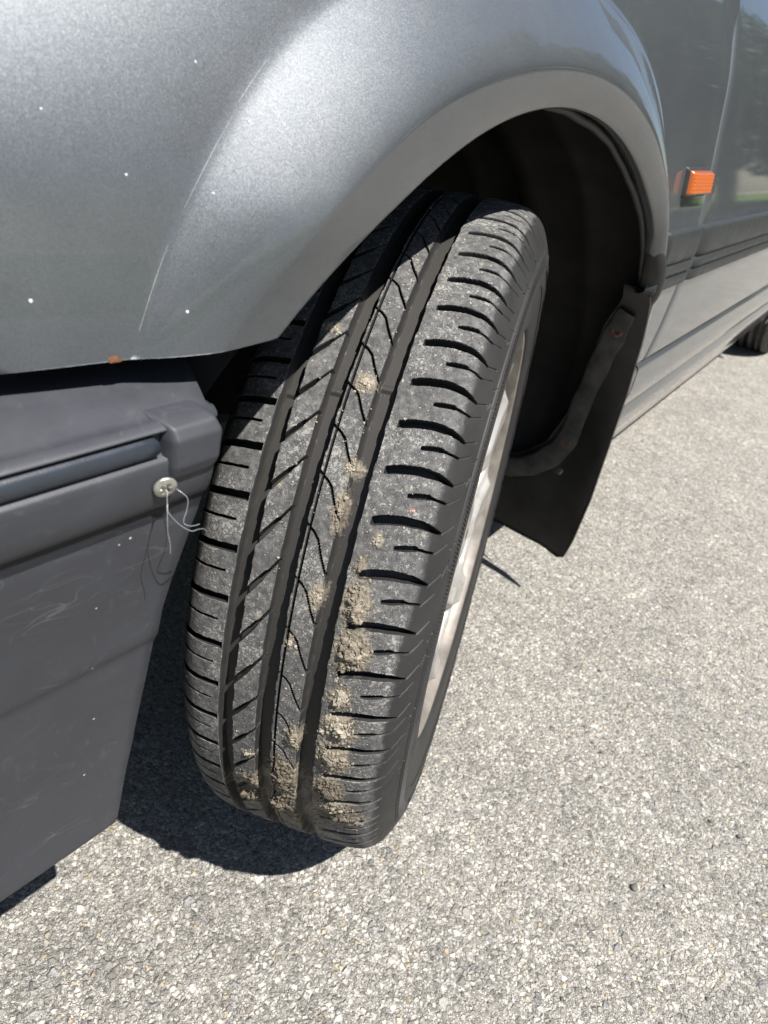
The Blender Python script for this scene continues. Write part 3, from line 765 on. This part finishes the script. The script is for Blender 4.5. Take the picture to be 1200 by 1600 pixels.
CL = [
    (-.0300, -9.5, .0090, 1.6, 220, .0011, .0026, 'mudd', 'dark crumbly mud on the second rib from the left, lowest part'),
    (.0260, -9.5, .0130, 1.7, 260, .0011, .0028, 'mud', 'crumbly brown mud band just above the lowest right streak'),
    # axial, angle, half sizes (m across, deg), grains, grain radius, heap height, material, label
    (-.0383, 53.0, .0055, .7, 110, .0009, .0018, 'sand', 'pale crumb of mud on the tread just below the fender edge'),
    (-.0070, 46.9, .0055, 1.1, 150, .0009, .0018, 'sand', 'pale pinkish mud patch on the centre rib, highest of that rib'),
    (.0003, 37.3, .0050, .9, 130, .0009, .0018, 'sand', 'pale mud patch on the centre rib beside the wide groove'),
    (-.0008, 32.3, .0035, 2.0, 170, .0010, .0022, 'mud', 'tall narrow strip of brown grit on the centre rib'),
    (.0186, 27.2, .0032, .9, 80, .0010, .0020, 'mud', 'small brown mud crumb at the groove edge, above the larger lumps'),
    (.0210, 22.6, .0062, 2.3, 330, .0013, .0042, 'mud', 'brown mud lump on the right shoulder between two slots'),
    (.0242, 17.0, .0085, 2.2, 420, .0014, .0052, 'mud', 'round brown mud lump, largest on the right shoulder'),
    (.0230, 10.9, .0060, 1.3, 170, .0012, .0030, 'sand', 'yellowish mud smear under the round brown lump'),
    (.0250, 6.3, .0090, 1.9, 300, .0013, .0034, 'sand', 'wide yellowish mud patch on the right shoulder low down'),
    (.0232, 1.2, .0088, 2.2, 330, .0014, .0045, 'mud', 'crumbly mud patch on the right shoulder near the bottom'),
    (.0225, -5.6, .0090, 2.3, 330, .0014, .0048, 'mudd', 'damp dark mud lump on the right shoulder near the bottom'),
    (.0330, -12.4, .0120, 1.6, 260, .0012, .0032, 'mudd', 'thin mud streak along the lowest visible right shoulder'),
    (-.0032, 2.6, .0040, 1.8, 190, .0012, .0030, 'mud', 'brown mud patch low on the centre rib'),
    (-.0085, -6.2, .0085, 3.4, 460, .0015, .0058, 'mudd', 'thick dark mud lump filling the low centre rib'),
    (-.0330, -14.0, .0150, 2.1, 420, .0014, .0042, 'mudd', 'wide dark mud crust low on the left of the tread'),
    (-.0140, -13.5, .0120, 3.0, 420, .0015, .0050, 'mudd', 'dark mud crust at the lowest middle of the tread'),
    (.0075, -15.5, .0080, 2.0, 200, .0013, .0032, 'mudd', 'dark mud beside the widest groove at the tyre bottom'),
    (.0246, 30.3, .0032, .8, 60, .0008, .0014, 'sand', 'small pale mud speckle on the right shoulder above the lumps'),
    (.0390, 34.4, .0022, .42, 40, .0006, .0010, 'pink', 'small pinkish crumb above a slot on the right shoulder'),
    (-.0130, 16.0, .0028, .9, 60, .0008, .0014, 'sand', 'pale grit beside the fine line on the centre rib'),
    (-.0030, 22.4, .0045, 1.6, 80, .0007, .0012, 'sand', 'scattered pale grit halfway down the centre rib'),
    (-.0330, -3.2, .0045, .5, 60, .0008, .0016, 'sand', 'pinkish pale grit low on the second rib from the left'),
]
def wheel_matrix():
    st, ca = .3416, -.0348
    return Matrix.Translation((-.0692, 0, RW + .0055)) @ Matrix.Rotation(st, 4, 'Z') @ Matrix.Rotation(ca, 4, 'Y')
WM = wheel_matrix()
def tyre(name, th, parent, mw, step_t, step_s):
    s, a, r, na, nr = tyre_profile(step_t, step_s)
    D = tread_depth(th, s)
    A = a[None] - na[None] * D * 1.0; R = r[None] - nr[None] * D
    global TYD
    if step_t < .001: TYD = (th, s, D)
    t = np.radians(th)[:, None]
    L = np.stack([A, -R * np.cos(t), R * np.sin(t)], -1)
    Wm = np.array(mw.to_3x3()); tr = np.array(mw.translation)
    G = L @ Wm.T + tr
    G[..., 2] = np.maximum(G[..., 2], GZ + .0012)
    L = (G - tr) @ Wm
    L[..., 0] += np.sign(L[..., 0] + .013) * .0015 * np.exp(-((L[..., 2] + .25) / .05) ** 2) * sm(np.abs(L[..., 0] + .013), .05, .08)
    nu, nv = L.shape[:2]
    mud = np.zeros_like(D)
    if step_t < .001:
        for a0, t0, da, dt, n_, gr, hh, mt, lab in CL:
            if mt == 'pink': continue
            tq = t0 - 2.2 * math.cos(math.radians(t0)); ti = np.where(np.abs(th - tq) < 3.2 * dt)[0]
            mud[ti] = np.maximum(mud[ti], min(1, .45 + hh * 150) * np.exp(-((a[None] - a0) / (da * 1.25)) ** 2 - ((th[ti, None] - tq) / (dt * 1.25)) ** 2))
        low = np.exp(-((th[:, None] + 17) / 8.5) ** 2) * np.exp(-((a[None] + .008) / .034) ** 2)
        mud = np.maximum(mud, .75 * low)
        rows = np.where(mud.max(1) > .05)[0]
        rip = np.full_like(D, .5); pa = a[None]; pt = np.radians(th[rows])[:, None] * RW
        wr = np.random.default_rng(3)
        acc = 0
        for f in (500, 700, 950, 1200, 1500, 1900, 2300, 2800):
            g = wr.uniform(0, np.pi); acc = acc + np.sin(f * (pa * np.cos(g) + pt * np.sin(g)) + wr.uniform(0, 6) + 1.4 * np.sin(f * .37 * (pa * np.sin(g) - pt * np.cos(g)) + wr.uniform(0, 6)))
        rip[rows] = .5 + .16 * acc
        up = .0020 * np.clip(mud - .35 + .5 * (rip - .5), 0, 1)
        L = L + np.stack([na[None] * up, -nr[None] * up * np.cos(t), nr[None] * up * np.sin(t)], -1)
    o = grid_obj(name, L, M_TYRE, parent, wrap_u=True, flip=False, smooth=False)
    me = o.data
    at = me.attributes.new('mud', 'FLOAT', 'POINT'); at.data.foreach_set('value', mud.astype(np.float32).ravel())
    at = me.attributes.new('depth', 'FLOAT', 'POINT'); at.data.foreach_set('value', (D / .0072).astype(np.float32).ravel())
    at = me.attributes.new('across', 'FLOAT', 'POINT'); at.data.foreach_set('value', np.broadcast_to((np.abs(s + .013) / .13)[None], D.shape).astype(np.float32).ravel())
    return o
wheel = empty('front_wheel', car); wheel.matrix_world = WM
th_f = np.concatenate([np.arange(-48, 104, .088), np.arange(104, 312, .6)])
tyre('tyre', th_f, wheel, WM, .00065, .0012)
def wheel_cover(parent):
    t = np.linspace(0, 2 * np.pi, 540, endpoint=False)
    rows = []
    for r, a in ((.186, .034), (.190, .0510), (.1930, .0560), (.1920, .0595), (.1890, .0605), (.186, .0590), (.184, .052), (.1825, .0475)):
        rows.append(np.stack([np.full_like(t, a), -r * np.cos(t), r * np.sin(t)], -1))
    o1 = grid_obj('rim', np.array(rows), M_RIMD, parent, wrap_v=True, flip=True)
    rows = []
    for r in np.concatenate([np.linspace(.1830, .170, 8), np.linspace(.168, .098, 70), np.linspace(.095, .006, 16)]):
        base = np.interp(r, [0, .03, .06, .10, .15, .172, .183], [.054, .053, .048, .043, .046, .050, .0475])
        ph = ((t * 9 / (2 * np.pi) + r * 7) % 1) - .5
        v = np.clip((.27 - np.abs(ph)) / .07, 0, 1) * np.clip((r - .104) / .010, 0, 1) * np.clip((.168 - r) / .010, 0, 1)
        blade = np.clip((np.abs(ph) - .30) / .07, 0, 1) * np.clip((r - .10) / .02, 0, 1) * np.clip((.172 - r) / .008, 0, 1)
        rows.append(np.stack([base - .026 * v + .008 * blade, -r * np.cos(t), r * np.sin(t)], -1))
    grid_obj('wheel_cover', np.array(rows), M_RIM, parent, wrap_v=True, flip=True)
wheel_cover(wheel)
# rear wheel: same tyre, coarser, standing straight
rw = empty('rear_wheel', car); RM = Matrix.Translation((-.098, 2.4346, RW + .0045)); rw.matrix_world = RM
tyre('tyre', np.arange(0, 360, 1.0), rw, RM, .0022, .006)
wheel_cover(rw)

# ------------------------------------------------------------------ mud stuck to the front tyre
def tyre_point(a, th, h=0.0):
    t = np.radians(th); r = np.interp(np.abs(np.asarray(a) + .013), [0, .033, .047, .056, .0625, .0675], [.2876, .2876, .2866, .2848, .2815, .2770]) + h
    return np.stack([np.asarray(a, float) + 0 * r, -r * np.cos(t), r * np.sin(t)], -1)
def in_groove(a, tt):
    i = np.clip(np.searchsorted(TYD[0], tt), 0, len(TYD[0]) - 1); j = np.clip(np.searchsorted(TYD[1], a), 0, len(TYD[1]) - 1)
    return TYD[2][i, j] > .0008
MM = {'sand': M_SAND, 'mud': M_MUD, 'mudd': M_MUDD, 'pink': M_PINK}
W3 = np.array(WM.to_3x3())
for a0, t0, da, dt, n, gr, hh, mt, lab in CL:
    n = int(n * 1.7); gr = gr * .76; hh = hh * .8
    t0 = t0 - 2.2 * math.cos(math.radians(t0))
    q = rng.normal(size=(n, 2)) * .48
    lump = 1 + .35 * np.sin(3 * np.arctan2(q[:, 1], q[:, 0]) + rng.uniform(0, 6)) + .2 * np.sin(5 * np.arctan2(q[:, 1], q[:, 0]) + rng.uniform(0, 6))
    q = q * lump[:, None]
    aa = a0 + q[:, 0] * da; tt = t0 + q[:, 1] * dt
    d2 = (q ** 2).sum(1)
    keep = ~(in_groove(aa, tt)) | (hh > .0047)
    aa, tt, d2 = aa[keep], tt[keep], d2[keep]
    sz = gr * rng.lognormal(-.35, .6, len(aa)).clip(.25, 2.6) * (1 - .35 * d2.clip(0, 1))
    h = hh * rng.uniform(0, 1, len(aa)) * np.exp(-d2 * 1.6) - .0002
    h = np.where(in_groove(aa, tt), h - .004, h)
    C = tyre_point(aa, tt, h); N = tyre_point(aa, tt, 1.0) - C; N[:, 0] = 0; N /= np.linalg.norm(N, axis=1)[:, None]
    V, F = crumbs(C, N, sz)
    cen = V.mean(0)
    o = mesh_obj('mud_clump', V - cen, F, MM[mt], None, smooth=False)
    o.matrix_world = WM @ Matrix.Translation(cen)
    tag(o, lab, 'mud', 'mud stuck to the front tyre')
# loose grit dusted over the tread
n = 2600
aa = rng.uniform(-.046, .045, n); tt = rng.uniform(-20, 84, n)
wgt = .25 + .75 * np.exp(-((aa - .01) / .025) ** 2) * (1.1 - tt / 90)
k = (rng.uniform(0, 1, n) < wgt) & ~in_groove(aa, tt); aa, tt = aa[k], tt[k]
sz = .00030 * rng.lognormal(0, .45, len(aa)).clip(.5, 2.6)
C = tyre_point(aa, tt, .0001); N = tyre_point(aa, tt, 1.0) - C; N[:, 0] = 0; N /= np.linalg.norm(N, axis=1)[:, None]
V, F = crumbs(C, N, sz)
o = mesh_obj('loose_grit', V, F, M_SAND, None, smooth=False); o.matrix_world = WM
tag(o, 'fine pale grit dusted over the tyre tread', 'grit', kind='stuff')

# ------------------------------------------------------------------ plastic line behind the bumper screw
tx = .0052
strands = [
    [(tx, -.3475, .4935), (tx + .004, -.3505, .490), (tx + .007, -.3530, .4850), (tx + .006, -.3520, .4790), (tx + .005, -.3500, .4725), (tx + .004, -.3490, .4660)],
    [(tx, -.3470, .4930), (tx + .003, -.3500, .488), (tx + .006, -.3470, .4815), (tx + .008, -.3420, .4765), (tx + .007, -.3370, .4745), (tx + .005, -.3320, .4715), (tx + .004, -.3290, .4680)],
    [(tx, -.3425, .4930), (tx + .004, -.3405, .4900), (tx + .005, -.3415, .4850), (tx + .006, -.3440, .4805), (tx + .006, -.3400, .4770), (tx + .006, -.3355, .4760)],
]
strands = [[(x, y - .0055, z + .001) for x, y, z in sp] for sp in strands]
Vs, Fs, off = [], [], 0
for sp in strands:
    V, F = tube(spline(sp, 40), .00021, 6); Vs.append(V); Fs.append(F + off); off += len(V)
V = np.concatenate(Vs); cen = V[0].copy()
o = mesh_obj('plastic_line', V - cen, np.concatenate(Fs), M_LINE); o.location = cen
tag(o, 'loose clear plastic line knotted behind the bumper screw', 'line')

# ------------------------------------------------------------------ pebbles on the asphalt
peb = [(.107, .2943, .0030, 1, 'dark pebble on the asphalt, farthest from the camera'), (.1306, .1829, .0026, 1, 'dark pebble, upper one of three close together on the asphalt'),
       (.1472, .1651, .0026, 1, 'dark pebble, middle one of three close together on the asphalt'), (.1612, .1591, .0028, 1, 'dark pebble, lower one of three close together on the asphalt'),
       (.180, .1104, .0026, 1, 'lone dark pebble below the group of three'), (.2923, .1552, .0030, 1, 'dark pebble towards the right, left of a pair'),
       (.3227, .1578, .0034, 1, 'dark pebble nearest the right edge of the picture'), (.2497, .0189, .0042, 1, 'largest dark rounded pebble on the near asphalt'),
       (.2756, .0425, .0034, 0, 'pale pebble just right of the largest dark pebble'), (.2335, -.1244, .0022, 1, 'small dark pebble at the bottom of the picture'),
       (.3368, -.0378, .0020, 1, 'small dark pebble in the bottom right corner'), (-.1143, -.3037, .0022, 1, 'small dark pebble near the bumper bottom at left')]
for x, y, r, dk, lab in peb:
    V, F = crumbs(np.zeros((1, 3)), np.array([[0, 0, 1.]]), np.array([r]), .75, .16)
    me = raw_mesh('pebble', V, F, True); me.materials.append(M_STONE if dk else M_PALE)
    o = link(bpy.data.objects.new('pebble', me)); o.location = (x, y, GZ + r * .45)
    md = o.modifiers.new('round', 'SUBSURF'); md.levels = 2; md.render_levels = 2
    tag(o, lab, 'pebble', 'pebbles on the asphalt')

# ------------------------------------------------------------------ trees beyond the verge (mirrored in the paint)
def tree_mesh():
    pts = []; tv, tf, off = [], [], 0
    def limb(p, r0, r1):
        nonlocal off
        q = spline(p, 10); V, F = tube(q, np.linspace(r0, r1, 10), 8); tv.append(V); tf.append(F + off); off += len(V); return q
    limb([(0, 0, 0), (.05, .02, 1.0), (.0, .05, 2.2), (.08, 0, 3.6)], .17, .07)
    for i in range(9):
        a = i * 2.4; z = 1.5 + i * .25; L = 1.5 - i * .06
        limb([(0, 0, z), (.5 * L * math.cos(a), .5 * L * math.sin(a), z + .5), (L * math.cos(a), L * math.sin(a), z + 1.1)], .06, .015)
    nC = 60; cc = rng.normal(size=(nC, 3)); cc /= np.linalg.norm(cc, axis=1)[:, None]; cc *= rng.uniform(.35, 1, (nC, 1)) ** .5
    cc = cc * np.array([1.75, 1.75, 2.2]) + np.array([0, 0, 2.75])
    n = 14000; idx = rng.integers(0, nC, n); d = rng.normal(size=(n, 3)); d /= np.linalg.norm(d, axis=1)[:, None]
    C = cc[idx] + d * (rng.uniform(.4, 1, (n, 1)) ** .5) * .55
    A = rng.normal(size=(n, 3)); A /= np.linalg.norm(A, axis=1)[:, None]; B = np.cross(A, d); B /= np.linalg.norm(B, axis=1)[:, None] + 1e-9
    ls = rng.uniform(.05, .10, (n, 1))
    V = np.stack([C - A * ls, C + B * ls * .55, C + A * ls, C - B * ls * .55], 1).reshape(-1, 3)
    return (np.concatenate(tv), np.concatenate(tf)), (V, np.arange(4 * n).reshape(-1, 4))
TR, CRN = tree_mesh()
mt_ = raw_mesh('trunk', *TR); mt_.materials.append(M_BARK)
mc_ = raw_mesh('crown', *CRN, smooth=False); mc_.materials.append(M_LEAF)
for i, (x, y, s, lab) in enumerate(((11.0, -3.0, 1.3, 'leafy tree on the verge nearest the car nose'), (8.5, 5.5, 1.5, 'leafy tree on the verge opposite the car tail'), (6.6, 10.5, 1.7, 'leafy tree on the verge next behind the car'),
                                 (8.2, 15.0, 2.0, 'large leafy tree on the verge well behind the car'), (6.2, 19.5, 1.9, 'leafy tree far behind the car at the verge edge'), (9.0, 24.0, 2.4, 'tallest leafy tree far along the verge'),
                                 (6.0, 29.0, 2.2, 'broad leafy tree second from the far end of the verge'), (9.5, 37.0, 2.8, 'leafy tree at the far end of the verge'))):
    t = empty('leafy_tree', None, (x, y, GZ)); t.rotation_euler.z = i * 1.3; t.scale = (s, s, s)
    for nm, me in (('trunk', mt_), ('crown', mc_)):
        link(bpy.data.objects.new(nm, me), t)
    tag(t, lab, 'tree', 'trees along the verge')
